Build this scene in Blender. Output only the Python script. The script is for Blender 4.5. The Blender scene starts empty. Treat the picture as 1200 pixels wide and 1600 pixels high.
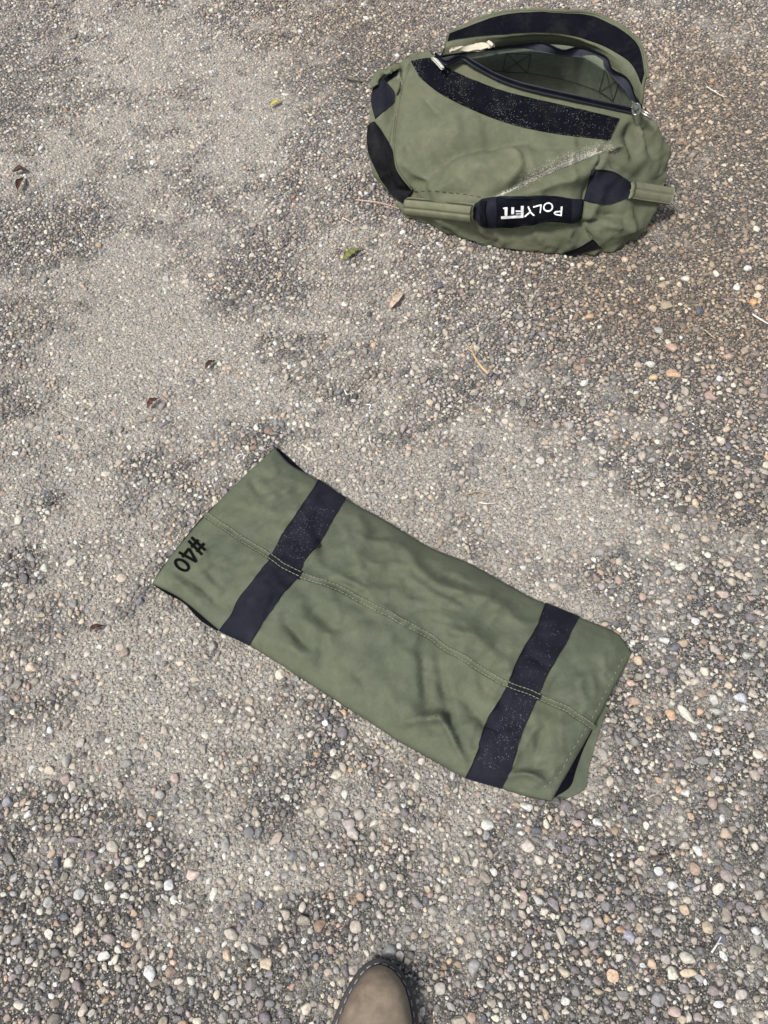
import bpy, math, random
import numpy as np
from mathutils import Vector
from mathutils.bvhtree import BVHTree

# ------------------------------------------------------------------ camera, sky, sun, exposure
H, PITCH, F = 1.10, math.radians(58), 1200.0          # phone height, pitch below horizon, focal length in photo pixels
scene = bpy.context.scene
COL = scene.collection
cam = bpy.data.cameras.new('camera')
cam.sensor_fit = 'VERTICAL'; cam.sensor_height = 36; cam.lens = 36 * F / 1600
cam.clip_start = 0.02; cam.clip_end = 500
camo = bpy.data.objects.new('camera', cam); COL.objects.link(camo)
camo.location = (0, 0, H); camo.rotation_euler = (math.pi / 2 - PITCH, 0, 0)
scene.camera = camo

SUN_EL, SUN_AZ = math.radians(57), math.radians(228)   # azimuth clockwise from +Y: behind the camera, to the left
world = bpy.data.worlds.new('World'); scene.world = world; world.use_nodes = True
wn = world.node_tree.nodes; wl = world.node_tree.links
bg = wn['Background']; sky = wn.new('ShaderNodeTexSky'); sky.sky_type = 'NISHITA'; sky.sun_disc = False
sky.sun_elevation = SUN_EL; sky.sun_rotation = SUN_AZ; sky.dust_density = 3.0; sky.air_density = 1.0
hs = wn.new('ShaderNodeHueSaturation'); hs.inputs['Saturation'].default_value = 0.5
wl.new(sky.outputs[0], hs.inputs['Color']); wl.new(hs.outputs[0], bg.inputs['Color'])
bg.inputs['Strength'].default_value = 0.062
sun = bpy.data.lights.new('sun', 'SUN'); sun.energy = 1.5; sun.angle = math.radians(11); sun.color = (1, .97, .93)
suno = bpy.data.objects.new('sun', sun); COL.objects.link(suno)
sd = Vector((math.sin(SUN_AZ) * math.cos(SUN_EL), math.cos(SUN_AZ) * math.cos(SUN_EL), math.sin(SUN_EL)))
suno.location = sd * 20; suno.rotation_euler = (-sd).to_track_quat('-Z', 'Y').to_euler()
scene.view_settings.view_transform = 'Standard'; scene.view_settings.look = 'None'
scene.view_settings.gamma = 1; scene.view_settings.exposure = 1.38
scene.render.resolution_x = 768; scene.render.resolution_y = 1024

rng = np.random.default_rng(7); random.seed(7)
CT, ST = math.cos(PITCH), math.sin(PITCH)
CAM = np.array([0, 0, H])

# ------------------------------------------------------------------ helpers
def rays(px):
    px = np.asarray(px, float); cx = (px[..., 0] - 600) / F; cy = (px[..., 1] - 800) / F
    return np.stack([cx, CT - cy * ST, -ST - cy * CT], -1)          # depth 1 along the optical axis
def un(px, z):                                                       # photo pixel + height above ground -> point
    d = rays(px); t = (H - np.asarray(z, float)) / -d[..., 2]
    return CAM + d * t[..., None]
def proj(P):
    P = np.asarray(P, float); r = P - CAM
    dep = r[..., 1] * CT - r[..., 2] * ST; up = r[..., 1] * ST + r[..., 2] * CT
    return np.stack([600 + F * r[..., 0] / dep, 800 - F * up / dep], -1), dep
def Z1(pts): return np.asarray(pts, float) / 2.3077 + np.array([550, 0])   # readings taken on an enlarged crop of the duffel

def crom(C, n, axis=0):                                             # Catmull-Rom resample, n steps per span
    C = np.moveaxis(np.asarray(C, float), axis, 0); k = len(C)
    E_ = np.concatenate([[2 * C[0] - C[1]], C, [2 * C[-1] - C[-2]]])
    out = []
    for i in range(k - 1):
        p0, p1, p2, p3 = E_[i:i + 4]
        for j in range(n + (i == k - 2)):
            t = j / n
            out.append(.5 * (2 * p1 + (p2 - p0) * t + (2 * p0 - 5 * p1 + 4 * p2 - p3) * t * t + (3 * p1 - p0 - 3 * p2 + p3) * t ** 3))
    return np.moveaxis(np.array(out), 0, axis)
def resample(poly, n):                                              # even arclength samples of a smoothed polyline
    p = crom(poly, 12) if len(poly) > 2 else np.asarray(poly, float)
    s = np.r_[0, np.cumsum(np.linalg.norm(np.diff(p, axis=0), axis=1))]
    t = np.linspace(0, s[-1], n)
    return np.stack([np.interp(t, s, p[:, i]) for i in range(p.shape[1])], -1)
def polydist(P, poly):                                              # distance of many 2D points to a polyline, and the place along it
    P = np.asarray(P, float); best = np.full(P.shape[:-1], 1e9); par = np.zeros(P.shape[:-1])
    poly = np.asarray(poly, float); L = np.r_[0, np.cumsum(np.linalg.norm(np.diff(poly, axis=0), axis=1))]
    for a, b, l0, l1 in zip(poly[:-1], poly[1:], L[:-1], L[1:]):
        ab = b - a; t = np.clip(((P - a) @ ab) / (ab @ ab), 0, 1)
        d = np.linalg.norm(P - (a + t[..., None] * ab), axis=-1)
        m = d < best; best[m] = d[m]; par[m] = ((l0 + t * (l1 - l0)) / L[-1])[m]
    return best, par
def folds(P, lst, sharp=1.35):
    h = np.zeros(P.shape[:-1])
    for poly, amp, w in lst:
        poly = crom(poly, 6) if len(poly) > 2 else poly
        d, s = polydist(P, poly)
        h += amp * np.exp(-(d / w) ** sharp) * (.35 + .65 * np.sin(np.pi * np.clip(s, .02, .98)) ** .6)
    return h
def vnoise(P, seed):                                                # smooth value noise in 2D
    P = np.asarray(P, float); i = np.floor(P).astype(int); f = P - i; f = f * f * (3 - 2 * f)
    def hsh(a, b):
        n = (a * 374761393 + b * 668265263 + seed * 1274126177) & 0xffffffff
        n = ((n ^ (n >> 13)) * 1103515245) & 0xffffffff
        return ((n ^ (n >> 16)) & 0xffff) / 65535.0
    a, b = i[..., 0], i[..., 1]; u, v = f[..., 0], f[..., 1]
    return (hsh(a, b) * (1 - u) + hsh(a + 1, b) * u) * (1 - v) + (hsh(a, b + 1) * (1 - u) + hsh(a + 1, b + 1) * u) * v
def fbm(P, seed, o=4):
    s = 0; a = .5; P = np.asarray(P, float)
    for k in range(o): s = s + a * vnoise(P * 2 ** k + 17.3 * k, seed + k); a *= .5
    return s / (1 - .5 ** o)

def new(name, V, Fc, mat, parent=None, smooth=True, label=None, cat=None, group=None, kind=None):
    me = bpy.data.meshes.new(name); me.from_pydata([tuple(map(float, v)) for v in V], [], [tuple(map(int, f)) for f in Fc]); me.update()
    if mat: me.materials.append(mat)
    if smooth: me.polygons.foreach_set('use_smooth', [True] * len(me.polygons))
    o = bpy.data.objects.new(name, me); COL.objects.link(o)
    if parent is not None:
        o.parent = parent
        if parent.location.length: o.matrix_parent_inverse = parent_inv(parent)
    tag(o, label, cat, group, kind)
    return o
def parent_inv(p):
    from mathutils import Matrix
    top = p; loc = Vector()
    while top is not None: loc += top.location; top = top.parent if top.parent and not top.matrix_parent_inverse.translation.length else None
    return Matrix.Translation(-loc)
def tag(o, label=None, cat=None, group=None, kind=None):
    if label: o['label'] = label
    if cat: o['category'] = cat
    if group: o['group'] = group
    if kind: o['kind'] = kind
def empty(name, loc, label, cat, group=None):
    o = bpy.data.objects.new(name, None); COL.objects.link(o); o.location = [float(c) for c in loc]; o.empty_display_size = .05
    tag(o, label, cat, group); return o
def gfaces(n, m, off=0, flip=False, closed=False):
    f = []
    for i in range(n - 1):
        for j in range(m if closed else m - 1):
            k = (j + 1) % m
            q = (off + i * m + j, off + i * m + k, off + (i + 1) * m + k, off + (i + 1) * m + j)
            f.append(q[::-1] if flip else q)
    return f
def gnormals(P):
    du = np.gradient(P, axis=0); dv = np.gradient(P, axis=1); n = np.cross(du, dv)
    return n / np.maximum(np.linalg.norm(n, axis=-1, keepdims=True), 1e-9)
def sheet(name, P, N, thick, mat, parent, **k):                     # a cloth strip with its own thickness: grid P, underside along -N
    n, m = P.shape[:2]; V = np.concatenate([P.reshape(-1, 3), (P - N * thick).reshape(-1, 3)])
    if np.mean(np.sum(gnormals(P) * N, -1)) < 0: fl = True
    else: fl = False
    K = n * m; fc = gfaces(n, m, 0, not fl)[:]; fc = gfaces(n, m, 0, fl) + gfaces(n, m, K, not fl)
    def wall(a, b):
        q = (a, b, b + K, a + K); return q if fl else q[::-1]
    for j in range(m - 1): fc += [wall(j, j + 1)[::-1], wall((n - 1) * m + j, (n - 1) * m + j + 1)]
    for i in range(n - 1): fc += [wall(i * m, (i + 1) * m), wall(i * m + m - 1, (i + 1) * m + m - 1)[::-1]]
    return new(name, V, fc, mat, parent, **k)
def tube_vf(pts, r, seg=6, taper=None):
    pts = np.asarray(pts, float); n = len(pts); V = []; Fc = []
    tan = np.gradient(pts, axis=0); tan /= np.maximum(np.linalg.norm(tan, axis=1, keepdims=True), 1e-9)
    for i in range(n):
        up = np.array([0, 0, 1.]) if abs(tan[i, 2]) < .9 else np.array([1., 0, 0])
        a = np.cross(tan[i], up); a /= np.linalg.norm(a); b = np.cross(a, tan[i])
        rr = r * (taper[i] if taper is not None else 1)
        for k in range(seg):
            an = 2 * math.pi * k / seg; V.append(pts[i] + rr * (math.cos(an) * a + math.sin(an) * b))
    Fc = gfaces(n, seg, 0, False, True); Fc += [tuple(range(seg))[::-1], tuple((n - 1) * seg + k for k in range(seg))]
    return V, Fc
def tube(name, pts, r, mat, parent=None, seg=6, taper=None, **k):
    V, Fc = tube_vf(pts, r, seg, taper); return new(name, V, Fc, mat, parent, **k)
def join(lst):
    V = []; Fc = []
    for v, f in lst:
        o = len(V); V += list(v); Fc += [tuple(i + o for i in q) for q in f]
    return V, Fc
class Drape:                                                        # lays strips on a finished surface
    def __init__(self, V, Fc): self.t = BVHTree.FromPolygons([Vector(v) for v in V], Fc)
    def hit(self, px, smooth=3):
        px = np.asarray(px, float); sh = px.shape[:-1]; D = rays(px).reshape(-1, 3)
        dep = np.full(len(D), np.nan); N = np.zeros((len(D), 3))
        for i, d in enumerate(D):
            v = Vector(d); L = v.length
            loc, nor, ix, dist = self.t.ray_cast(Vector(CAM), v / L)
            if loc is not None:
                dep[i] = dist / L; nn = np.array(nor); N[i] = nn if nn @ d < 0 else -nn
        bad = np.isnan(dep)
        if bad.any():
            flat = px.reshape(-1, 2); ok = np.where(~bad)[0]
            for i in np.where(bad)[0]:
                j = ok[np.argmin(np.sum((flat[ok] - flat[i]) ** 2, 1))]; dep[i] = dep[j]; N[i] = N[j]
        P = (CAM + D * dep[:, None]).reshape(sh + (3,)); N = N.reshape(sh + (3,))
        for _ in range(smooth):
            if len(sh) == 2:
                N = N + sum(np.roll(N, s, a) for s in (1, -1) for a in (0, 1)) if min(sh) > 4 else N
                N /= np.linalg.norm(N, axis=-1, keepdims=True)
        return P, N
def strip_px(edge_a, edge_b, n, m):
    a = resample(edge_a, n); b = resample(edge_b, n); t = np.linspace(0, 1, m)[None, :, None]
    return a[:, None] * (1 - t) + b[:, None] * t
def stroke_px(poly, w, n=None):                                     # pixel band of width w round a polyline
    poly = np.asarray(poly, float)
    L = np.sum(np.linalg.norm(np.diff(poly, axis=0), axis=1)); n = n or max(4, int(L / 2) + 2)
    s = np.r_[0, np.cumsum(np.linalg.norm(np.diff(poly, axis=0), axis=1))]; t = np.linspace(0, s[-1], n)
    p = np.stack([np.interp(t, s, poly[:, i]) for i in (0, 1)], -1)
    d = np.gradient(p, axis=0); d /= np.maximum(np.linalg.norm(d, axis=1, keepdims=True), 1e-9); nrm = np.stack([-d[:, 1], d[:, 0]], -1)
    return p[:, None] + nrm[:, None] * (np.linspace(-.5, .5, 3) * w)[None, :, None]

# ------------------------------------------------------------------ materials
def mat(name):
    m = bpy.data.materials.new(name); m.use_nodes = True; nt = m.node_tree
    return m, nt, nt.nodes['Principled BSDF']
def nd(nt, t, **kw):
    n = nt.nodes.new(t)
    for k, v in kw.items():
        if k in n.inputs: n.inputs[k].default_value = v
        else: setattr(n, k, v)
    return n
def ramp(nt, src, stops, interp='LINEAR'):
    r = nt.nodes.new('ShaderNodeValToRGB'); r.color_ramp.interpolation = interp; e = r.color_ramp.elements
    while len(e) < len(stops): e.new(.5)
    for x, (p, c) in zip(e, stops):
        x.position = p; x.color = (*c, 1) if len(c) == 3 else c
    nt.links.new(src, r.inputs[0]); return r.outputs[0]
def mix(nt, fac, a, b, mode='MIX'):
    n = nt.nodes.new('ShaderNodeMix'); n.data_type = 'RGBA'; n.blend_type = mode
    for s, v in ((n.inputs[0], fac), (n.inputs[6], a), (n.inputs[7], b)):
        if hasattr(v, 'is_output'): nt.links.new(v, s)
        elif isinstance(v, (int, float)): s.default_value = v
        else: s.default_value = (*v, 1)
    return n.outputs[2]
def math_n(nt, op, a, b=None):
    n = nt.nodes.new('ShaderNodeMath'); n.operation = op
    for s, v in zip(n.inputs, (a, b)):
        if v is None: continue
        if hasattr(v, 'is_output'): nt.links.new(v, s)
        else: s.default_value = v
    return n.outputs[0]
def geo(nt): return nt.nodes.new('ShaderNodeNewGeometry').outputs['Position']
def noise(nt, scale, detail=4, rough=.6, vec=None):
    n = nd(nt, 'ShaderNodeTexNoise'); n.inputs['Scale'].default_value = scale; n.inputs['Detail'].default_value = detail; n.inputs['Roughness'].default_value = rough
    nt.links.new(vec if vec is not None else geo(nt), n.inputs['Vector']); return n.outputs['Fac']
def bump(nt, b, h, dist, strength=1.0, prev=None):
    n = nd(nt, 'ShaderNodeBump'); n.inputs['Strength'].default_value = strength; n.inputs['Distance'].default_value = dist
    nt.links.new(h, n.inputs['Height'])
    if prev is not None: nt.links.new(prev, n.inputs['Normal'])
    if b is not None: nt.links.new(n.outputs[0], b.inputs['Normal'])
    return n.outputs[0]

def cloth(name, base, worn, rough=.82, dusty=0.0, sheen=.0, spec=.3):
    m, nt, b = mat(name)
    n1 = noise(nt, 9, 5, .62); n2 = noise(nt, 55, 4, .65)
    c = mix(nt, ramp(nt, n1, [(.36, (0, 0, 0)), (.66, (1, 1, 1))]), base, worn)
    c = mix(nt, .35, c, ramp(nt, n2, [(.3, (.62, .62, .62)), (.7, (1.25, 1.25, 1.25))]), 'MULTIPLY')
    fine = noise(nt, 900, 2, .5)
    c = mix(nt, .5, c, ramp(nt, fine, [(.3, (.8, .8, .8)), (.7, (1.2, 1.2, 1.2))]), 'MULTIPLY')
    if dusty:
        d = noise(nt, 26, 6, .75); c = mix(nt, math_n(nt, 'MULTIPLY', ramp(nt, d, [(.5, (0, 0, 0)), (.75, (1, 1, 1))]), dusty), c, (.33, .31, .26))
    nt.links.new(c, b.inputs['Base Color']); b.inputs['Roughness'].default_value = rough
    b.inputs['Specular IOR Level'].default_value = spec
    b.inputs['Sheen Weight'].default_value = sheen; b.inputs['Sheen Roughness'].default_value = .5
    h = bump(nt, None, noise(nt, 70, 4, .6), .004, .35)
    bump(nt, b, fine, .0006, .6, h)
    return m
def plain(name, col, rough=.6, metal=0, var=.25, scale=300, bmp=.0004):
    m, nt, b = mat(name)
    n = noise(nt, scale, 3); c = mix(nt, 1.0, col, ramp(nt, n, [(.3, (1 - var,) * 3), (.7, (1 + var,) * 3)]), 'MULTIPLY')
    nt.links.new(c, b.inputs['Base Color']); b.inputs['Roughness'].default_value = rough; b.inputs['Metallic'].default_value = metal
    bump(nt, b, n, bmp, .5); return m

OLIVE = cloth('olive_canvas', (.090, .099, .060), (.115, .122, .074), dusty=.10)
OLIVE2 = cloth('sage_canvas', (.076, .091, .060), (.099, .110, .069), dusty=.10)
LINING = cloth('lining_canvas', (.105, .125, .090), (.125, .145, .105))
GRIP = cloth('grip_canvas', (.140, .148, .092), (.165, .170, .108), dusty=.1)
NAVY = cloth('navy_webbing', (.0065, .0076, .0135), (.012, .0135, .021), rough=.8, spec=.15, dusty=.03, sheen=.0)
VELCRO = cloth('hook_and_loop_tape', (.0025, .0028, .0055), (.005, .0055, .009), spec=.08, rough=.95, dusty=.03, sheen=.0)
MESHB = cloth('black_end_webbing', (.004, .0042, .0052), (.012, .012, .0135), rough=.85, spec=.1, dusty=.04)
TAPE = cloth('zipper_tape', (.014, .016, .024), (.030, .034, .046), rough=.7)
THREAD = plain('olive_thread', (.19, .205, .135), .8)
DTHREAD = plain('dark_thread', (.022, .026, .020), .8)
WHITE = plain('white_embroidery', (.80, .80, .80), .6, var=.12)
INK = cloth('black_embroidery', (.003, .003, .0035), (.005, .005, .006), rough=.9, spec=.05)
METAL = plain('nickel_metal', (.50, .46, .40), .32, 1)
SAND = plain('pale_sand', (.74, .71, .64), .9, scale=900)
SANDB = plain('cream_sand', (.55, .49, .38), .95, scale=700, bmp=.002)
SPECK = plain('sand_specks', (.42, .42, .40), .9, scale=900)

# ------------------------------------------------------------------ the ground: exposed aggregate concrete
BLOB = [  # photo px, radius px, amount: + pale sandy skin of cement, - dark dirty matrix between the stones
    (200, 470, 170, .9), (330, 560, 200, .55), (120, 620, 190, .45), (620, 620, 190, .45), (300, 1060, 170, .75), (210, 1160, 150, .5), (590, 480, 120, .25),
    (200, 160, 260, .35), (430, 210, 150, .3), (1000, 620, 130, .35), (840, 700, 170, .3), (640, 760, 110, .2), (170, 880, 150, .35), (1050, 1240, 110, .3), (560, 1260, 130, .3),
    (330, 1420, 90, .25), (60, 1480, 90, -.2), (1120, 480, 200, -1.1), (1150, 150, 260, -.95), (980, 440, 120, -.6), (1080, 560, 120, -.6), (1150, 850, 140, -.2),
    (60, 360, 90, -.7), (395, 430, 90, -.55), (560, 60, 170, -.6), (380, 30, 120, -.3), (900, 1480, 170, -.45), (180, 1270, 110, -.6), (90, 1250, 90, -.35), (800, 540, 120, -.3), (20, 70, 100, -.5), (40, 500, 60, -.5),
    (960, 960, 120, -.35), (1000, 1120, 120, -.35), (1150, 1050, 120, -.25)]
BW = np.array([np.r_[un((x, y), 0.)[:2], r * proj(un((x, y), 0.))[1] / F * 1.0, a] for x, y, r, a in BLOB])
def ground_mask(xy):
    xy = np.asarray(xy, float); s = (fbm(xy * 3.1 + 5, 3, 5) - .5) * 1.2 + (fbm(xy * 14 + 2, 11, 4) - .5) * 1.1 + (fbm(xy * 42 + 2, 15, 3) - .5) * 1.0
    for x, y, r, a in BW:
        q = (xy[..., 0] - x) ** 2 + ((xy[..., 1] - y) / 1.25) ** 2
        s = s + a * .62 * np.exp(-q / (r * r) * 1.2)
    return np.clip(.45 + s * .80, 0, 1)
WARM = [(1130, 160, 330, 1.), (1120, 480, 200, .8), (560, 60, 200, .55), (960, 420, 160, .6), (1150, 800, 140, .3)]
WW = np.array([np.r_[un((x, y), 0.)[:2], r * proj(un((x, y), 0.))[1] / F, a] for x, y, r, a in WARM])
def warm_mask(xy):
    s = (fbm(np.asarray(xy) * 4.0 + 9, 23, 4) - .5) * .5
    for x, y, r, a in WW:
        s = s + a * np.exp(-((xy[..., 0] - x) ** 2 + (xy[..., 1] - y) ** 2) / (r * r))
    return np.clip(s, 0, 1)

def make_ground():
    m, nt, b = mat('aggregate_concrete')
    at = nd(nt, 'ShaderNodeAttribute'); at.attribute_name = 'cover'
    mask = at.outputs['Fac']
    br = math_n(nt, 'ADD', mask, math_n(nt, 'MULTIPLY', math_n(nt, 'SUBTRACT', noise(nt, 60, 5, .7), .5), 1.0))
    g1 = noise(nt, 420, 3, .6); g2 = noise(nt, 1500, 2, .6)
    sandc = mix(nt, ramp(nt, g2, [(.3, (0, 0, 0)), (.7, (1, 1, 1))]), (.26, .243, .205), (.54, .505, .44))
    pit = ramp(nt, noise(nt, 230, 4, .7), [(.38, (1, 1, 1)), (.47, (0, 0, 0))])
    sandc = mix(nt, math_n(nt, 'MULTIPLY', pit, .9), sandc, (.045, .042, .038))
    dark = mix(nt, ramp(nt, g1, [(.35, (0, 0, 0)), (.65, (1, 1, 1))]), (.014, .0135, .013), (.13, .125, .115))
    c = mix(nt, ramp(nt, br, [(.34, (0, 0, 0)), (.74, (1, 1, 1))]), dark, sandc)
    # grains of fine aggregate too small to build
    vo = nd(nt, 'ShaderNodeTexVoronoi'); vo.inputs['Scale'].default_value = 330; nt.links.new(geo(nt), vo.inputs['Vector'])
    sx = nd(nt, 'ShaderNodeSeparateColor'); nt.links.new(vo.outputs['Color'], sx.inputs[0])
    gc = ramp(nt, sx.outputs[0], [(0, (.05, .05, .055)), (.3, (.20, .17, .14)), (.55, (.30, .27, .22)), (.8, (.42, .38, .32)), (1, (.62, .58, .5))])
    core = ramp(nt, vo.outputs['Distance'], [(.30, (1, 1, 1)), (.55, (0, 0, 0))])
    pick = ramp(nt, sx.outputs[1], [(.20, (0, 0, 0)), (.26, (1, 1, 1))])
    c = mix(nt, math_n(nt, 'MULTIPLY', core, pick), c, gc)
    v2 = nd(nt, 'ShaderNodeTexVoronoi'); v2.inputs['Scale'].default_value = 620; nt.links.new(geo(nt), v2.inputs['Vector'])
    s2 = nd(nt, 'ShaderNodeSeparateColor'); nt.links.new(v2.outputs['Color'], s2.inputs[0])
    k2 = math_n(nt, 'MULTIPLY', ramp(nt, v2.outputs['Distance'], [(.28, (1, 1, 1)), (.5, (0, 0, 0))]), ramp(nt, s2.outputs[1], [(.55, (0, 0, 0)), (.6, (1, 1, 1))]))
    k2 = math_n(nt, 'MULTIPLY', k2, ramp(nt, mask, [(.1, (.25, .25, .25)), (.5, (1, 1, 1))]))
    c = mix(nt, k2, c, ramp(nt, s2.outputs[0], [(0, (.16, .15, .14)), (.6, (.36, .34, .30)), (1, (.6, .57, .52))]))
    nt.links.new(c, b.inputs['Base Color']); b.inputs['Roughness'].default_value = .92; b.inputs['Specular IOR Level'].default_value = .25
    h = bump(nt, None, core, .0016, 1.0); h = bump(nt, None, g1, .003, .9, h); bump(nt, b, g2, .001, .8, h)
    xs = np.r_[-60, -25, -10, -5, -3, np.arange(-2.0, 2.001, .02), 3, 5, 10, 25, 60]
    ys = np.r_[-60, -25, -10, -4, -2, np.arange(-.8, 3.601, .02), 5, 8, 14, 30, 60]
    X, Y = np.meshgrid(xs, ys, indexing='ij'); P = np.stack([X, Y, np.zeros_like(X)], -1)
    P[..., 2] = (fbm(P[..., :2] * 2.0, 31, 3) - .5) * .004 * (np.abs(X) < 2.1) * (np.abs(Y - 1.4) < 2.3)
    o = new('ground', P.reshape(-1, 3), gfaces(*X.shape), m, kind='structure', label='exposed aggregate concrete ground with pebbles and sandy patches')
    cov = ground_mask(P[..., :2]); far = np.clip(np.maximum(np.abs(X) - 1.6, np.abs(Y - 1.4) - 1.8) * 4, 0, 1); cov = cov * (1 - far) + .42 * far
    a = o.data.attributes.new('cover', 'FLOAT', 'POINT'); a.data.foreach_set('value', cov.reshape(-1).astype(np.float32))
    return o
ground = make_ground()

def pebble_mat():
    m, nt, b = mat('pebble_stone')
    t = nd(nt, 'ShaderNodeAttribute'); t.attribute_name = 'tint'; t.attribute_type = 'INSTANCER'
    s = nd(nt, 'ShaderNodeAttribute'); s.attribute_name = 'skin'; s.attribute_type = 'INSTANCER'
    n1 = noise(nt, 260, 4, .65); n2 = noise(nt, 1100, 2, .6)
    c = mix(nt, 1.0, t.outputs['Color'], ramp(nt, n1, [(.28, (.62, .60, .58)), (.72, (1.32, 1.32, 1.30))]), 'MULTIPLY')
    c = mix(nt, .6, c, ramp(nt, n2, [(.3, (.7, .7, .7)), (.7, (1.25, 1.25, 1.25))]), 'MULTIPLY')
    # a film of cement left on the stones in the sandy patches
    film = math_n(nt, 'MULTIPLY', ramp(nt, noise(nt, 170, 4, .7), [(.38, (0, 0, 0)), (.62, (1, 1, 1))]), s.outputs['Fac'])
    c = mix(nt, film, c, (.43, .40, .34))
    nt.links.new(c, b.inputs['Base Color']); b.inputs['Roughness'].default_value = .62; b.inputs['Specular IOR Level'].default_value = .35
    h = bump(nt, None, n1, .0012, .5); bump(nt, b, n2, .0004, .5, h)
    return m
PEB = pebble_mat()
PAL = np.array([(.30, .265, .22), (.36, .32, .26), (.22, .19, .16), (.26, .20, .165), (.18, .165, .155), (.145, .14, .145), (.40, .33, .24), (.46, .43, .37), (.62, .59, .52),
                (.30, .21, .155), (.36, .245, .16), (.10, .105, .125), (.165, .145, .155), (.24, .195, .19), (.075, .072, .072), (.33, .30, .27), (.22, .215, .21), (.42, .38, .31)])
PW = np.array([11, 9, 8, 6, 10, 9, 5, 5, 2.2, 4, 2.0, 4, 7, 6, 5, 11, 11, 5]); PW = PW / PW.sum()

def ico(sub):
    import bmesh
    bm = bmesh.new(); bmesh.ops.create_icosphere(bm, subdivisions=sub, radius=1)
    V = np.array([v.co[:] for v in bm.verts]); Fc = [tuple(v.index for v in f.verts) for f in bm.faces]; bm.free(); return V, Fc
IV, IF = ico(3)
def pebble_mesh(k):
    r = np.random.default_rng(100 + k); V = IV.copy()
    for _ in range(r.integers(9, 15)):
        n = r.normal(size=3); n /= np.linalg.norm(n); d = r.uniform(.56, .9)
        ex = np.maximum(0, V @ n - d); V = V - ex[:, None] * n * .93
    V *= 1 + .05 * np.sin(V @ r.normal(size=3) * 3 + r.uniform(0, 6))[:, None]
    V[:, :2] /= np.abs(V[:, :2]).max()
    V[:, 2] /= np.abs(V[:, 2]).max()
    return V
# the underside of a set stone is inside the cement: keep the upper part only
def cut(V, Fc, z=-.45):
    keep = [f for f in Fc if max(V[i][2] for i in f) > z]; ids = sorted({i for f in keep for i in f}); mp = {a: b for b, a in enumerate(ids)}
    return V[ids], [tuple(mp[i] for i in f) for f in keep]
NPROTO = 14
PM = []
for k in range(NPROTO):
    v, f = cut(pebble_mesh(k), IF)
    me = bpy.data.meshes.new('pebble'); me.from_pydata(v.tolist(), [], f); me.update(); me.materials.append(PEB)
    me.polygons.foreach_set('use_smooth', [True] * len(me.polygons)); PM.append(me)

# stones that stand out in the photograph: px x, px y, long axis px, short axis px, turn (deg, image clockwise), colour
W_, CR, GR, OR, PU, BL, TA, PK, DG = (.60, .585, .55), (.58, .52, .42), (.27, .26, .24), (.44, .28, .17), (.185, .155, .165), (.10, .107, .128), (.38, .29, .20), (.36, .27, .24), (.115, .11, .115)
def S(x0, y0, sc, rows): return [(x0 + a / sc, y0 + b / sc, w / sc, h / sc, t, c) for a, b, w, h, t, c in rows]
STAND = S(960, 900, 5, [(400, 500, 95, 60, 10, W_), (440, 1080, 90, 80, 60, OR), (565, 1080, 180, 70, 48, CR), (800, 1060, 120, 65, 8, (.36, .36, .32)), (985, 950, 115, 85, 10, (.42, .44, .47)), (780, 960, 100, 68, 75, GR),
    (1115, 1385, 95, 80, 40, CR), (515, 1455, 85, 75, 0, PU), (1060, 330, 95, 80, 45, PU), (840, 135, 105, 65, 15, PK), (640, 350, 70, 65, 0, (.5, .48, .46)), (710, 740, 80, 70, 80, CR), (530, 520, 90, 62, 0, TA), (190, 655, 85, 70, 70, TA),
    (155, 395, 70, 60, 45, GR), (885, 235, 80, 72, 0, DG), (280, 1125, 75, 60, 70, TA), (820, 1195, 80, 55, 10, (.48, .36, .26)), (620, 1245, 70, 60, 60, CR), (1040, 620, 80, 60, 10, GR), (440, 635, 75, 60, 0, DG), (820, 310, 90, 45, 10, CR), (760, 262, 65, 55, 10, (.28, .2, .17))])
STAND += S(800, 1200, 3, [(75, 180, 72, 46, 10, W_), (75, 360, 72, 66, 30, (.52, .46, .42)), (872, 385, 54, 46, 45, (.66, .63, .52)), (1010, 455, 64, 40, 45, BL), (548, 645, 62, 60, 0, PU), (550, 790, 62, 50, 60, (.2, .2, .25)), (810, 660, 62, 50, 60, (.5, .38, .27)),
    (655, 920, 62, 52, 70, (.52, .37, .27)), (765, 1145, 66, 62, 0, PK), (890, 855, 52, 50, 0, DG), (690, 480, 50, 46, 0, (.28, .3, .35)), (755, 550, 46, 44, 0, W_), (1115, 660, 56, 44, 0, PU), (1145, 760, 46, 42, 0, W_), (45, 965, 40, 34, 70, W_),
    (250, 1090, 50, 46, 0, (.66, .62, .55)), (400, 255, 50, 40, 20, W_), (310, 260, 52, 48, 0, PK), (120, 290, 60, 40, 0, BL), (830, 960, 85, 50, 0, TA), (975, 1105, 60, 40, 0, CR), (515, 1065, 62, 58, 0, GR), (300, 945, 50, 40, 10, PU), (60, 600, 60, 45, 50, PK), (125, 620, 70, 45, 45, (.36, .35, .33))])
STAND += S(0, 1200, 3, [(585, 597, 42, 36, 0, (.72, .68, .58)), (790, 545, 60, 54, 60, (.55, .54, .53)), (905, 500, 64, 56, 0, PK), (265, 445, 54, 44, 70, BL), (430, 410, 52, 50, 0, PU), (370, 595, 62, 54, 120, (.42, .43, .42)), (305, 695, 46, 44, 0, BL), (700, 965, 80, 58, 60, W_),
    (340, 335, 82, 34, 0, PU), (1065, 880, 62, 40, 70, TA), (265, 865, 50, 46, 0, DG), (1000, 595, 70, 34, 105, CR), (95, 1110, 62, 50, 10, CR), (300, 50, 56, 54, 0, (.26, .2, .18)), (225, 630, 56, 46, 70, (.4, .4, .37)), (460, 610, 50, 48, 0, GR), (820, 50, 55, 45, 60, PK), (750, 125, 55, 45, 20, GR), (35, 160, 55, 50, 120, (.3, .31, .34))])
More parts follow.
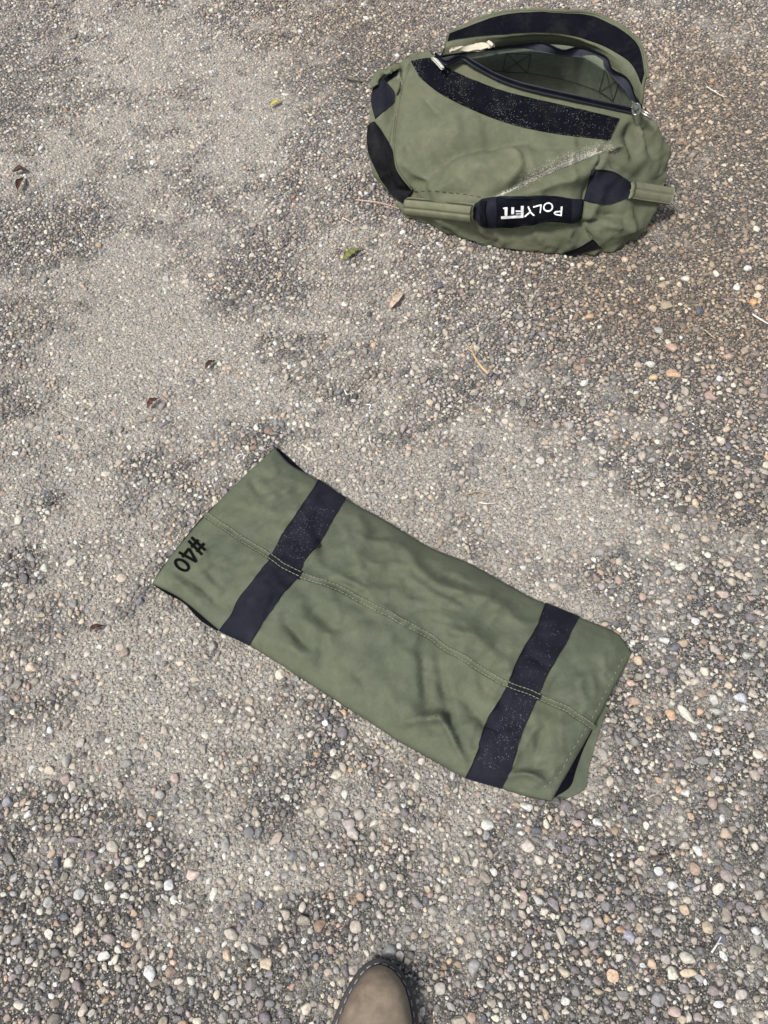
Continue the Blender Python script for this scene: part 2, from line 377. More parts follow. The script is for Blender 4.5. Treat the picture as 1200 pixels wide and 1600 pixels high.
STAND += S(1000, 400, 6, [(255, 460, 115, 72, 5, (.36, .29, .2)), (300, 860, 110, 75, 40, (.36, .25, .18)), (310, 1110, 130, 85, 20, (.45, .3, .19)), (1065, 430, 70, 62, 0, (.55, .31, .13)), (660, 1315, 100, 75, 50, (.27, .19, .16)), (430, 215, 85, 50, 20, (.6, .56, .48)), (910, 295, 68, 55, 0, (.68, .64, .55)), (750, 1150, 62, 56, 20, W_),
    (100, 1015, 95, 68, 15, (.44, .39, .3)), (130, 1140, 90, 55, 0, (.34, .25, .14)), (715, 160, 62, 58, 0, (.52, .46, .3)), (1010, 115, 75, 50, 150, CR), (830, 950, 105, 55, 10, (.25, .17, .12)), (1010, 730, 85, 52, 80, (.22, .15, .11)), (180, 690, 85, 55, 30, (.36, .36, .35)), (560, 510, 75, 60, 0, BL)])

def make_pebbles():
    x0, x1, y0, y1 = -2.2, 2.2, -.5, 3.6; cell = .0014
    nx, ny = int((x1 - x0) / cell), int((y1 - y0) / cell); occ = np.zeros((nx, ny), bool)
    rec = []                                                    # x,y,z, sx,sy,sz, rz, tint, skin, px size
    def put(x, y, a, bb, rz, col, lift, check=True, gap=.72):
        i, j = int((x - x0) / cell), int((y - y0) / cell); r = int(math.sqrt(a * bb) * gap / cell) + 1
        if i - r < 0 or j - r < 0 or i + r >= nx or j + r >= ny: return False
        sub = occ[i - r:i + r + 1, j - r:j + r + 1]; d = DISC.get(r)
        if d is None:
            g = np.arange(-r, r + 1); d = DISC[r] = (g[:, None] ** 2 + g[None] ** 2) <= r * r
        if check and (sub & d).any(): return False
        sub |= d; rec.append((x, y, a, bb, rz, col, lift)); return True
    DISC = {}
    for px, py, w, h, t, c in STAND:
        P = un((px, py), .002); dep = proj(P)[1]; sc = dep / F / 2
        fs = max(.55, ST + (py - 800) / F * CT)                  # the ground is seen at a slant: stretch what lies up the picture
        tt = math.radians(t); ea = math.hypot(math.cos(tt), math.sin(tt) / fs); eb = math.hypot(math.sin(tt), math.cos(tt) / fs)
        put(P[0], P[1], w * sc * ea * 1.08, h * sc * eb * 1.08, -tt, c, .25, False)
    ndef = len(rec)
    def inside(x, y):                                           # view plus a margin for a step to the side
        return (np.abs(x) < .95 + .45 * np.clip(y, 0, 4)) & (y > -.4) & (y < 3.5)
    tiers = [(1100, .0058, .0094), (7500, .0040, .0060), (26000, .0026, .0040), (75000, .0014, .0026)]
    area = (x1 - x0) * (y1 - y0)
    for ti, (dens, r0, r1) in enumerate(tiers):
        n = int(dens * area * (1.25 if ti < 3 else 1.05)); x = rng.uniform(x0, x1, n); y = rng.uniform(y0, y1, n)
        ok = inside(x, y); x, y = x[ok], y[ok]; n = len(x)
        if ti == 3:
            core = (np.abs(x) < .55 + .33 * np.clip(y, 0, 4)) & (y < 2.6) & (y > -.15); x, y = x[core], y[core]; n = len(x)
        mk = ground_mask(np.stack([x, y], -1))
        # fewer stones show where the cement skin is still whole; big ones are commoner near and to the right
        keep = rng.random(n) < np.clip(1.1 - (.7 if ti < 2 else .3) * np.clip((mk - .45) * 1.8, 0, 1), .1, 1)
        if ti == 0: keep &= rng.random(n) < np.clip(.45 + .5 * x + .25 * (1.2 - y), .15, 1)
        x, y = x[keep], y[keep]
        rr = r0 + (r1 - r0) * rng.random(len(x)) ** 1.6; asp = rng.uniform(.62, 1, len(x)); rz = rng.uniform(0, 2 * math.pi, len(x)); ci = rng.choice(len(PAL), len(x), p=PW)
        for k in range(len(x)):
            put(x[k], y[k], rr[k] / math.sqrt(asp[k]), rr[k] * math.sqrt(asp[k]), rz[k], ci[k], 0)
    n = len(rec); xy = np.array([r[:2] for r in rec]); ab = np.array([r[2:4] for r in rec]); rz = np.array([r[4] for r in rec])
    col = np.array([PAL[r[5]] if not isinstance(r[5], tuple) else r[5] for r in rec])
    mk = ground_mask(xy); wm = warm_mask(xy)
    jit = rng.normal(.12, .22, n); col = col * np.exp(jit)[:, None] * (1 + rng.normal(0, .012, (n, 3)))
    free = np.arange(n) >= ndef
    tintw = np.array([.86, .68, .49]); f = (wm * .85 * free)[:, None]; lum = col.mean(1, keepdims=True)
    col = col * (1 - f) + f * (lum * .35 + col * .65) * tintw
    grey = col.mean(1, keepdims=True); col = np.clip(grey + (col - grey) * .85, .02, .56)
    hz = np.sqrt(ab[:, 0] * ab[:, 1]) * rng.uniform(.55, .9, n)
    zoff = hz * (.14 - .34 * np.clip((mk - .35) * 1.7, 0, 1) * rng.uniform(.5, 1.1, n)) - .0004
    zoff[:ndef] = hz[:ndef] * .05
    skin = np.clip((mk - .34) * 1.4, .04, .75); skin[:ndef] *= .3
    pxs, dep = proj(np.c_[xy, zoff]); size = np.sqrt(ab[:, 0] * ab[:, 1]) * 2 * F / dep
    vis = (pxs[:, 0] > 5) & (pxs[:, 0] < 1195) & (pxs[:, 1] > 5) & (pxs[:, 1] < 1595)
    size = np.where(vis, size, 0); size[:ndef] += 100
    order = np.argsort(-size); big = order[:300]; rest = order[300:]
    pick = rng.integers(0, NPROTO, n); tilt = rng.normal(0, .12, (n, 2))
    protos = []
    for q, i in enumerate(big):
        k = q if q < NPROTO else pick[i]
        o = bpy.data.objects.new('pebble', PM[k]); COL.objects.link(o); o.parent = ground
        o.location = (xy[i, 0], xy[i, 1], zoff[i]); o.rotation_euler = (tilt[i, 0], tilt[i, 1], rz[i]); o.scale = (ab[i, 0], ab[i, 1], hz[i])
        o['tint'] = [float(c) for c in col[i]]; o['skin'] = float(skin[i])
        if q < NPROTO: protos.append(o)
    me = bpy.data.meshes.new('pebble_bed'); me.vertices.add(len(rest)); me.vertices.foreach_set('co', np.c_[xy[rest], zoff[rest]].astype(np.float32).reshape(-1))
    def attr(nm, ty, key, arr): me.attributes.new(nm, ty, 'POINT').data.foreach_set(key, np.ascontiguousarray(arr).reshape(-1))
    attr('rot', 'FLOAT_VECTOR', 'vector', np.c_[tilt[rest], rz[rest]].astype(np.float32))
    attr('scl', 'FLOAT_VECTOR', 'vector', np.c_[ab[rest], hz[rest]].astype(np.float32))
    attr('pick', 'INT', 'value', pick[rest].astype(np.int32))
    attr('tint', 'FLOAT_COLOR', 'color', np.c_[col[rest], np.ones(len(rest))].astype(np.float32))
    attr('skin', 'FLOAT', 'value', skin[rest].astype(np.float32))
    me.update(); me.materials.append(PEB)
    o = bpy.data.objects.new('pebble_bed', me); COL.objects.link(o); o.parent = ground; o['kind'] = 'stuff'
    ng = bpy.data.node_groups.new('scatter_pebbles', 'GeometryNodeTree')
    ng.interface.new_socket('Geometry', in_out='INPUT', socket_type='NodeSocketGeometry'); ng.interface.new_socket('Geometry', in_out='OUTPUT', socket_type='NodeSocketGeometry')
    gi = ng.nodes.new('NodeGroupInput'); go = ng.nodes.new('NodeGroupOutput'); L = ng.links.new
    g2i = ng.nodes.new('GeometryNodeGeometryToInstance')
    for p in reversed(protos):
        oi = ng.nodes.new('GeometryNodeObjectInfo'); oi.inputs['Object'].default_value = p; oi.transform_space = 'ORIGINAL'; L(oi.outputs['Geometry'], g2i.inputs[0])
    ip = ng.nodes.new('GeometryNodeInstanceOnPoints'); ip.inputs['Pick Instance'].default_value = True
    def named(nm, ty):
        a = ng.nodes.new('GeometryNodeInputNamedAttribute'); a.data_type = ty; a.inputs['Name'].default_value = nm; return a.outputs['Attribute']
    L(gi.outputs[0], ip.inputs['Points']); L(g2i.outputs[0], ip.inputs['Instance']); L(named('pick', 'INT'), ip.inputs['Instance Index'])
    e2r = ng.nodes.new('FunctionNodeEulerToRotation'); L(named('rot', 'FLOAT_VECTOR'), e2r.inputs[0]); L(e2r.outputs[0], ip.inputs['Rotation'])
    L(named('scl', 'FLOAT_VECTOR'), ip.inputs['Scale']); L(ip.outputs[0], go.inputs[0])
    md = o.modifiers.new('scatter', 'NODES'); md.node_group = ng
    print('pebbles', n)
make_pebbles()

# ------------------------------------------------------------------ the flat filler bag
def make_filler():
    T = [(430, 700), (456, 726), (498, 750), (541, 780), (607, 816), (670, 855), (735, 882), (795, 915), (851, 942), (905, 965), (962, 990), (987, 1020)]
    C = [(322, 805), (365, 832), (420, 870), (470, 894), (540, 925), (600, 958), (665, 993), (735, 1036), (792, 1066), (845, 1092), (890, 1116), (926, 1137)]
    B = [(238, 910), (288, 938), (342, 984), (390, 1008), (470, 1058), (550, 1110), (613, 1150), (675, 1185), (727, 1213), (784, 1230), (825, 1244), (862, 1251)]
    base = un((600, 1000), 0.)
    bag = empty('filler_bag', (base[0], base[1], 0), 'flat olive green sandbag liner marked #40 with two dark navy bands', 'sandbag')
    ns = 14; T, C, B = crom(T, ns), crom(C, ns), crom(B, ns); n = len(T)
    m = 75; t = .5 - .5 * np.cos(np.linspace(0, np.pi, m)); t = .5 * t + .5 * np.linspace(0, 1, m); t[0], t[-1] = 0, 1
    def at(t):
        t = np.asarray(t)[None, :, None]
        return T[:, None] * (2 * (t - .5) * (t - 1)) + C[:, None] * (-4 * t * (t - 1)) + B[:, None] * (2 * t * (t - .5))
    px = at(t); s = np.linspace(0, 1, n)
    wob = np.stack([fbm(px / 70. + 3, 201, 2) - .5, fbm(px / 70. + 9, 207, 2) - .5], -1) * 16 + np.stack([fbm(px / 24. + 3, 211, 2) - .5, fbm(px / 24. + 9, 217, 2) - .5], -1) * 5
    px = px + wob * np.clip(np.minimum(t, 1 - t) * 5 + .22, 0, 1)[None, :, None] * np.clip(np.minimum(s, 1 - s) * 9 + .15, 0, 1)[:, None, None]
    body = np.sin(np.pi * np.clip(s, .0, 1)) ** .45
    prof = (1 - np.abs(2 * t - 1) ** 2.6) ** .55
    z = .011 + prof[None] * (.008 + .034 * body[:, None])
    f3 = lambda l, x0, y0: [([(x0 + a / 3, y0 + b / 3) for a, b in p], am, w) for p, am, w in l]
    FL = f3([([(370, 30), (405, 120), (560, 150), (650, 270), (760, 350), (1020, 410)], .009, 11), ([(420, 110), (500, 70)], -.005, 8), ([(700, 260), (900, 360)], -.006, 12), ([(290, 415), (410, 465)], -.004, 5), ([(190, 575), (186, 700)], -.006, 4.5), ([(205, 575), (270, 568)], .005, 5),
             ([(0, 495), (110, 630)], -.009, 8), ([(60, 640), (160, 760)], .005, 8), ([(120, 450), (265, 565)], -.005, 9), ([(655, 640), (690, 965)], -.008, 9), ([(700, 975), (745, 958), (800, 1060), (860, 1180)], .008, 6), ([(530, 995), (745, 962)], .006, 5), ([(560, 1030), (740, 1010)], -.004, 7),
             ([(735, 700), (790, 1000), (850, 1120)], -.007, 8), ([(320, 160), (385, 265)], .005, 7), ([(300, 60), (310, 125)], .004, 5), ([(180, 130), (190, 195)], -.005, 5), ([(250, 310), (330, 325), (400, 370)], .0045, 5), ([(290, 345), (400, 400)], -.004, 5), ([(610, 310), (720, 390), (850, 450)], .006, 6), ([(690, 515), (880, 572)], .0045, 6), ([(500, 520), (640, 560)], -.003, 8),
             ([(930, 780), (965, 865)], -.004, 4), ([(780, 620), (700, 700)], -.004, 9), ([(330, 740), (420, 860)], -.004, 11), ([(480, 800), (560, 980)], .004, 12), ([(880, 930), (960, 1010)], -.005, 7), ([(560, 640), (620, 700)], .004, 8), ([(990, 640), (1040, 560)], -.004, 9)], 440, 800)
    FL += f3([([(500, 185), (560, 275), (620, 250)], -.008, 7), ([(570, 205), (640, 195), (680, 150)], -.006, 5), ([(560, 150), (650, 110)], .006, 9), ([(300, 620), (365, 705)], -.005, 4), ([(90, 650), (200, 715), (300, 870)], .009, 9), ([(150, 630), (290, 720), (360, 800)], -.006, 8), ([(690, 850), (780, 990)], -.007, 7),
              ([(640, 410), (700, 385)], -.004, 5), ([(920, 330), (1000, 340), (1060, 470)], .008, 6), ([(1030, 370), (1060, 470), (1200, 475)], -.007, 5), ([(840, 500), (860, 540)], -.004, 6), ([(380, 330), (480, 340)], -.004, 7), ([(440, 690), (560, 760)], -.003, 8), ([(930, 660), (1000, 700)], .004, 5), ([(720, 690), (900, 900)], -.004, 9), ([(700, 260), (600, 290)], .004, 8)], 220, 680)
    FL += f3([([(0, 700), (200, 662), (320, 880)], .007, 5), ([(215, 500), (270, 700)], -.006, 7), ([(320, 600), (420, 690)], -.006, 6), ([(600, 355), (710, 430)], -.008, 6), ([(400, 690), (490, 730)], -.006, 6), ([(500, 940), (620, 930), (720, 990)], .009, 6), ([(585, 960), (650, 1020)], -.009, 7), ([(600, 900), (700, 900)], -.004, 8),
              ([(715, 540), (765, 470)], -.005, 6), ([(690, 690), (650, 830)], -.007, 7), ([(830, 420), (960, 480)], -.004, 12), ([(300, 200), (420, 340)], .005, 9), ([(250, 260), (340, 270)], .004, 5)], 620, 900)
    h = folds(px, FL)
    w = proj(un(px, .02))[0]; g = un(px, .02)[..., :2]
    nz = fbm(g * 9, 5, 3) - .5; rid = 1 - np.abs(2 * fbm(g * np.array([13, 13]) + 3, 41, 3) - 1)
    rid2 = 1 - np.abs(2 * fbm((g @ np.array([[.86, -.5], [.5, .86]])) * np.array([14, 34]) + 8, 61, 2) - 1)
    rid3 = 1 - np.abs(2 * fbm(g * 34 + 3, 47, 2) - 1)
    edge = np.clip(np.minimum(t, 1 - t)[None] * 7, 0, 1); endf = np.clip(np.minimum(s, 1 - s)[:, None] * 16, .25, 1)
    z = z + (np.where(h < 0, h * 1.35, h * 1.9) + nz * .016 + (rid ** 4 - .4) * .008 + (rid2 ** 5 - .35) * .006 + (rid3 ** 6 - .3) * .0025) * edge * endf
    z += np.clip(1 - s / .05, 0, 1)[:, None] * .003 * np.sin(t * 9)[None]
    z = np.maximum(z, .0085)
    top = un(px, z); bot = top.copy(); cen = un(at(np.array([.5])), .01)
    bot[..., 2] = .0045; K = n * m
    V = np.concatenate([top.reshape(-1, 3), bot.reshape(-1, 3)]); Fc = gfaces(n, m, 0, True) + gfaces(n, m, K, False)
    for i in range(n - 1): Fc += [(i * m, (i + 1) * m, (i + 1) * m + K, i * m + K)[::-1], (i * m + m - 1, (i + 1) * m + m - 1, (i + 1) * m + m - 1 + K, i * m + m - 1 + K)]
    for j in range(m - 1): Fc += [(j, j + 1, j + 1 + K, j + K), ((n - 1) * m + j, (n - 1) * m + j + 1, (n - 1) * m + j + 1 + K, (n - 1) * m + j + K)[::-1]]
    new('canvas_body', V, Fc, OLIVE2, bag)
    D = Drape(top.reshape(-1, 3), gfaces(n, m))
    # bands follow the cloth's own grid so that they take every fold
    for a, b_ in ((2, 3), (8, 9)):
        i0, i1 = a * ns, b_ * ns
        P = top[i0:i1 + 1].copy(); N = gnormals(P); N[N[..., 2] < 0] *= -1
        P = P + N * .0022
        sheet('band', P, N, .002, NAVY, bag, label='dark navy webbing band near the end marked #40' if a == 2 else 'dark navy webbing band near the folded open end')
    # the flat felled seam down the middle and its twin rows of stitches
    j = m // 2; Cw = px[:, j]; seam = np.stack([np.interp(np.linspace(0, 1, 220), np.r_[0, np.cumsum(np.linalg.norm(np.diff(Cw, axis=0), axis=1))] / np.sum(np.linalg.norm(np.diff(Cw, axis=0), axis=1)), Cw[:, k]) for k in (0, 1)], -1)
    sp = stroke_px(seam, 9.5, 220); P, N = D.hit(sp); lift = np.array([.0006, .0022, .0006])[None, :, None]
    P = P + N * (lift + .0008); 
    inb = np.zeros(220, bool)
    Ls = np.linspace(0, 1, 220); cs = np.r_[0, np.cumsum(np.linalg.norm(np.diff(Cw, axis=0), axis=1))]; cs /= cs[-1]
    for a, b_ in ((2, 3), (8, 9)): inb |= (Ls > cs[a * ns] - .003) & (Ls < cs[b_ * ns] + .003)
    runs = []; st = 0
    for k in range(1, 221):
        if k == 220 or inb[k] != inb[st]: runs.append((st, min(k, 219), inb[st])); st = k
    for a, b_, on in runs:
        q = P[a:b_ + 1] + N[a:b_ + 1] * (.0022 if on else 0)
        if len(q) > 2: sheet('seam', q, N[a:b_ + 1], .002, NAVY if on else OLIVE2, bag)
    lst = []
    for off in (-3.6, 3.6):
        q = stroke_px(seam, abs(off) * 2, 441)[:, 0 if off < 0 else 2]; Pq, Nq = D.hit(q[:, None]); Pq = Pq[:, 0]
        for k in range(0, 438, 4):
            z_on = any(cs[a * ns] - .003 < k / 440 < cs[b_ * ns] + .003 for a, b_ in ((2, 3), (8, 9)))
            lst.append(tube_vf(Pq[k:k + 4] + np.array([0, 0, .0048 if z_on else .0026]), .00065, 4))
    V, Fc = join(lst); new('stitching', V, Fc, THREAD, bag, label='twin rows of pale stitches down the middle seam', kind='stuff')
    # stitches along the folded right-hand hem
    hem = [(980, 1030), (955, 1080), (930, 1128), (898, 1180), (880, 1212), (850, 1238)]; q = resample([(x - 7, y - 2) for x, y in hem], 90); Pq, _ = D.hit(q[:, None]); Pq = Pq[:, 0]
    V, Fc = join([tube_vf(Pq[k:k + 3] + np.array([0, 0, .001]), .0006, 4) for k in range(0, 87, 4)]); new('hem_stitching', V, Fc, THREAD, bag, kind='stuff')
    # lower cloth layer past the right-hand end; a dark strip paints the shaded gap
    def flat(name, ea, eb, z0, z1, mt, th=.0025, **k):
        q = strip_px(ea, eb, 30, 8); zz = np.linspace(z0, z1, 8)[None] + np.zeros((30, 1)); zz = zz + .0012 * np.sin(np.linspace(0, 9, 30))[:, None]
        P = un(q, zz); N = np.zeros_like(P); N[..., 2] = 1; return sheet(name, P, N, th, mt, bag, **k)
    flat('gap_shade', [(938, 1095), (922, 1130), (905, 1160), (890, 1190), (874, 1220), (850, 1240)], [(943, 1106), (928, 1137), (912, 1170), (900, 1203), (891, 1229), (868, 1245)], .014, .010, VELCRO, label='dark strip painted as the shaded gap inside the open end')
    flat('under_flap', [(945, 1100), (926, 1133), (908, 1168), (896, 1203), (887, 1228), (862, 1244)], [(950, 1106), (938, 1138), (928, 1172), (918, 1208), (914, 1233), (886, 1248)], .0085, .0055, OLIVE2)
    # dark tape edge under the left-hand end
    flat('end_tape', [(426, 712), (380, 760), (322, 815), (262, 890), (252, 908)], [(428, 701), (377, 754), (317, 807), (254, 886), (238, 912)], .0075, .0055, VELCRO)
    flat('edge_tape', [(246, 905), (268, 916), (290, 930), (318, 960), (345, 978)], [(240, 914), (262, 928), (286, 941), (312, 968), (339, 985)], .0075, .0055, VELCRO)
    flat('upper_edge_tape', [(425, 708), (452, 732), (480, 748), (500, 758)], [(433, 699), (459, 722), (480, 741), (500, 753)], .0075, .0055, VELCRO)
    # lettering
    q10 = lambda l: [(230 + a / 10, 820 + b / 10) for a, b in l]
    an = np.linspace(0, 2 * np.pi, 40); mj = np.array([.82, .57]) * 118; mn = np.array([-.57, .82]) * 66
    ring = [(545 + mj[0] * math.cos(a) + mn[0] * math.sin(a), 635 + mj[1] * math.cos(a) + mn[1] * math.sin(a)) for a in an]
    chars = [[[(690, 200), (910, 405)], [(645, 255), (860, 475)], [(890, 295), (770, 430)], [(800, 240), (690, 360)]], [[(495, 435), (770, 585)], [(770, 585), (655, 375)], [(655, 375), (550, 512)]], [ring]]
    for ch in chars:
        parts = []
        for st in ch:
            P, N = D.hit(stroke_px(q10(st), 4.4), 0); P = P + np.array([0, 0, .0016]); nn, mm = P.shape[:2]
            parts.append((list(P.reshape(-1, 3)) + list((P - np.array([0, 0, .0016])).reshape(-1, 3)), gfaces(nn, mm, 0, False)))
        V, Fc = join(parts); new('character', V, Fc, INK, bag)
    return bag, D, top
filler, FD, FTOP = make_filler()

# ------------------------------------------------------------------ the open duffel
def make_duffel():
    cols = [[(270, 184), (165, 238), (90, 300), (60, 440), (82, 590), (185, 752)], [(300, 205), (207, 230), (178, 320), (150, 480), (160, 610), (228, 778)],
            [(400, 224), (330, 340), (300, 440), (280, 570), (290, 700), (330, 828)], [(520, 286), (470, 412), (440, 520), (420, 640), (420, 750), (440, 868)],
            [(680, 332), (600, 455), (580, 570), (570, 690), (560, 780), (560, 896)], [(850, 370), (750, 485), (730, 590), (710, 690), (700, 790), (690, 908)],
            [(940, 390), (868, 500), (840, 590), (800, 685), (785, 795), (795, 912)], [(1005, 404), (930, 508), (898, 580), (850, 670), (832, 795), (893, 903)],
            [(1038, 408), (1012, 490), (995, 590), (978, 690), (955, 790), (958, 882)], [(1058, 398), (1105, 470), (1130, 550), (1128, 650), (1090, 742), (1033, 822)]]
    zs = [[.215, .195, .165, .115, .060, .012]] + [[.216, .200, .165, .115, .058, .008], [.212, .186, .155, .108, .055, .006], [.214, .188, .156, .108, .055, .006], [.217, .190, .156, .106, .054, .006], [.218, .190, .154, .104, .052, .006],
          [.217, .188, .152, .104, .052, .006], [.215, .184, .150, .100, .050, .006], [.212, .180, .138, .090, .048, .008]] + [[.208, .178, .130, .080, .044, .014]]
    full = [.25, .6, .95, 1, 1, 1, 1, .9, .6, .25]                 # the filled belly hangs over its own foot in the middle
    zs = [[z + f * a for z, a in zip(r, (0, .002, .010, .022, .036, 0))] for r, f in zip(zs, full)]
    front = np.array([[un(Z1(p), z) for p, z in zip(c, zz)] for c, zz in zip(cols, zs)])
    rimpx = [(275, 184), (312, 203), (430, 186), (560, 164), (690, 157), (820, 172), (915, 222), (1000, 292), (1046, 386), (1062, 394)]
    rz = [.215, .220, .229, .234, .236, .235, .230, .224, .214, .208]
    back = np.array([un(Z1(p), z) for p, z in zip(rimpx, rz)])
    nb = np.array([.26, .965])
    loops = []
    for i in range(10):
        f = front[i]; rb = back[i]; k = math.sin(math.pi * (i + .6) / 10.2) ** .5
        pushes = [(.030 * k, .74), (.052 * k, .42), (.045 * k, .14)]
        bk = [np.r_[rb[:2] + nb * p, rb[2] * q] for p, q in pushes]
        g = np.r_[(rb[:2] + nb * .012), .006]; mid = np.r_[.5 * (f[5, :2] + g[:2]), .0045]
        tuck = np.r_[f[5, :2] + nb * .025, .005]
        loops.append(np.array([f[0], f[1], f[2], f[3], f[4], f[5], tuck, mid, g, bk[2], bk[1], bk[0], rb]))
    loops = np.array(loops)
    cl = loops[0].mean(0); cr = loops[-1].mean(0); ax = np.array([.95, -.3, 0])
    capl = cl + (loops[0] - cl) * .55 - ax * .004; capr = cr + (loops[-1] - cr) * .55 + ax * .004
    G = np.concatenate([[cl + (loops[0] - cl) * .02 - ax * .006], [capl], loops, [capr], [cr + (loops[-1] - cr) * .02 + ax * .006]])
    nu, nv = 14, 14
    P = crom(crom(G, nu, 0), nv, 1); n, m = P.shape[:2]
    N = gnormals(P); c0 = P.reshape(-1, 3).mean(0); P0 = P.copy()
    N = N * np.sign(np.sum((P - c0) * N, -1).mean())
    zp = (proj(P)[0] - np.array([550, 0])) * 2.3077
    FLD = [([(215, 690), (290, 590), (380, 530), (470, 500), (560, 490), (650, 505)], -.022, 42), ([(390, 650), (500, 600), (580, 585)], .010, 60), ([(550, 530), (598, 560), (605, 610), (540, 695)], .008, 14), ([(620, 550), (630, 620)], -.008, 18),
           ([(505, 712), (640, 652), (760, 602), (900, 545)], -.013, 16), ([(520, 740), (660, 690), (800, 640), (890, 600)], .007, 26), ([(300, 690), (390, 662)], .006, 9), ([(330, 702), (430, 700)], -.005, 9), ([(250, 340), (330, 420)], -.007, 26), ([(300, 300), (360, 360)], .004, 20),
           ([(905, 548), (955, 530), (985, 560)], .009, 12), ([(930, 585), (1000, 640)], -.008, 16), ([(1000, 440), (1012, 560)], -.011, 20), ([(1050, 450), (1080, 580)], -.010, 14), ([(1030, 450), (1045, 560)], .008, 14), ([(900, 800), (990, 815), (1000, 745)], .010, 12), ([(890, 760), (960, 780)], -.010, 18), ([(840, 806), (910, 800)], -.009, 10),
           ([(900, 850), (1010, 820), (1060, 760)], .007, 20), ([(540, 850), (690, 832), (830, 805)], -.010, 22), ([(420, 800), (460, 850)], -.005, 14), ([(600, 820), (700, 860)], .005, 18), ([(905, 548), (852, 650), (836, 720), (830, 795), (870, 860), (905, 895)], -.006, 7), ([(207, 225), (180, 310), (150, 480), (158, 600), (220, 690)], .008, 12),
           ([(170, 260), (165, 330), (130, 420)], -.012, 16), ([(120, 450), (110, 560)], -.006, 14), ([(660, 520), (800, 520), (900, 520)], -.005, 22), ([(200, 500), (210, 620)], .005, 22)]
    h = folds(zp, FLD)
    nz = fbm(P[..., [0, 2]] * np.array([11, 14]) + 4, 71, 3) - .5; rid = 1 - np.abs(2 * fbm(P[..., [0, 2]] * 17 + 9, 81, 3) - 1)
    vv = np.linspace(0, 1, m)[None]; fr = np.clip(vv * 14, 0, 1) * np.clip((.44 - vv) * 16, 0, 1)
    uu = np.linspace(0, 1, n)[:, None]; eu = np.clip(uu * 14 - .3, 0, 1) * np.clip((1 - uu) * 14 - .3, 0, 1)
    nf = 1 - .8 * np.clip((vv - .45) * 8, 0, 1)
    P = P + N * ((h * 1.9 * fr + nf * (nz * .024 + (rid ** 4 - .4) * .010) * np.clip(vv * 12, 0, 1) * np.clip((1 - vv) * 12, 0, 1)) * eu)[..., None]
    P[..., 2] = np.maximum(P[..., 2], .004)
    N = gnormals(P); N = N * np.sign(np.sum((P - c0) * N, -1).mean())
    b0 = un(Z1((600, 850)), 0.)
    bag = empty('duffel_bag', (b0[0], b0[1] + .15, 0), 'open olive green duffel bag with raised flap lying on the gravel', 'duffel bag')
    flip = np.mean(np.sum(np.cross(np.gradient(P, axis=0), np.gradient(P, axis=1)) * N, -1)) < 0
    new('canvas_body', P.reshape(-1, 3), gfaces(n, m, 0, flip), OLIVE, bag)
    D = Drape(P.reshape(-1, 3), gfaces(n, m))
    # lining: the inner cloth, set inside the shell
    i0, i1 = 3 * nu - 4, n - 3 * nu + 3
    bl = np.clip((np.linspace(0, 1, m) - .5) * 6, 0, 1)[None, :, None]; PL = P * (1 - bl) + P0 * bl; Q = (PL - N * (.006 + .006 * bl))[i0:i1]; Q[..., 2] = np.maximum(Q[..., 2], .009); Q[:, 0] = P[i0:i1, 0] - N[i0:i1, 0] * .0012; Q[:, -1] = P[i0:i1, -1] - N[i0:i1, -1] * .0012
    lin = new('lining', Q.reshape(-1, 3), gfaces(len(Q), m, 0, not flip), LINING, bag)
    LD = Drape(Q.reshape(-1, 3), gfaces(len(Q), m))

    def drape(name, ea, eb, mt, n_=40, m_=9, lift=.003, prof=None, parent=bag, thick=.004, DD=D, zoom=True, wob=0, flat=False, **k):
        q = strip_px(Z1(ea) if zoom else ea, Z1(eb) if zoom else eb, n_, m_); A, B_ = DD.hit(q)
        if flat:                                                # stiff padding spans the dents below it
            gi, gj = np.meshgrid(np.arange(n_), np.arange(m_), indexing='ij'); M = np.stack([np.ones(n_ * m_), gi.ravel(), gj.ravel()], 1)
            dep = proj(A)[1].ravel(); fit = (M @ np.linalg.lstsq(M, dep, rcond=None)[0]).reshape(n_, m_); A = CAM + rays(q) * fit[..., None]; B_ = np.tile(B_.mean((0, 1)) / np.linalg.norm(B_.mean((0, 1))), (n_, m_, 1))
        o = lift + (prof(np.linspace(-1, 1, m_))[None] if prof else 0) + wob * (fbm(q / 11., 91, 2) - .5)
        A = A + B_ * (np.zeros((n_, m_)) + o)[..., None]
        A[..., 2] = np.maximum(A[..., 2], .005)
        return sheet(name, A, B_, thick, mt, parent, **k), A, B_
    # hook-and-loop strip on the front
    _, VA, VN = drape('velcro_strip', [(213, 222), (285, 213), (345, 248), (430, 288), (560, 334), (700, 368), (850, 402), (964, 430)], [(232, 258), (252, 286), (330, 345), (470, 412), (600, 456), (740, 484), (850, 497), (928, 507)], VELCRO, 70, 9, .0025, wob=.002, label='black hook and loop strip dusted with pale sand')
    # black tabs
    tabr, TA_, TN_ = drape('webbing_tab', [(864, 612), (905, 612), (945, 621), (1006, 662)], [(834, 724), (880, 734), (928, 736), (994, 714)], NAVY, 24, 12, .003)
    drape('webbing_tab', [(110, 284), (132, 306), (152, 334), (152, 368)], [(76, 322), (71, 352), (72, 385), (84, 430)], NAVY, 20, 10, .003)
    drape('end_handle', [(84, 440), (118, 488), (148, 545), (160, 610), (190, 655), (221, 690)], [(62, 470), (58, 515), (80, 595), (118, 665), (155, 710), (196, 742)], MESHB, 44, 12, .005, lambda v: .006 * (1 - v * v), wob=.006, label='fuzzy black webbing handle on the far left end')
    drape('corner_patch', [(868, 862), (830, 886), (790, 904), (765, 914)], [(904, 893), (870, 902), (820, 914), (775, 930)], MESHB, 16, 6, .002)
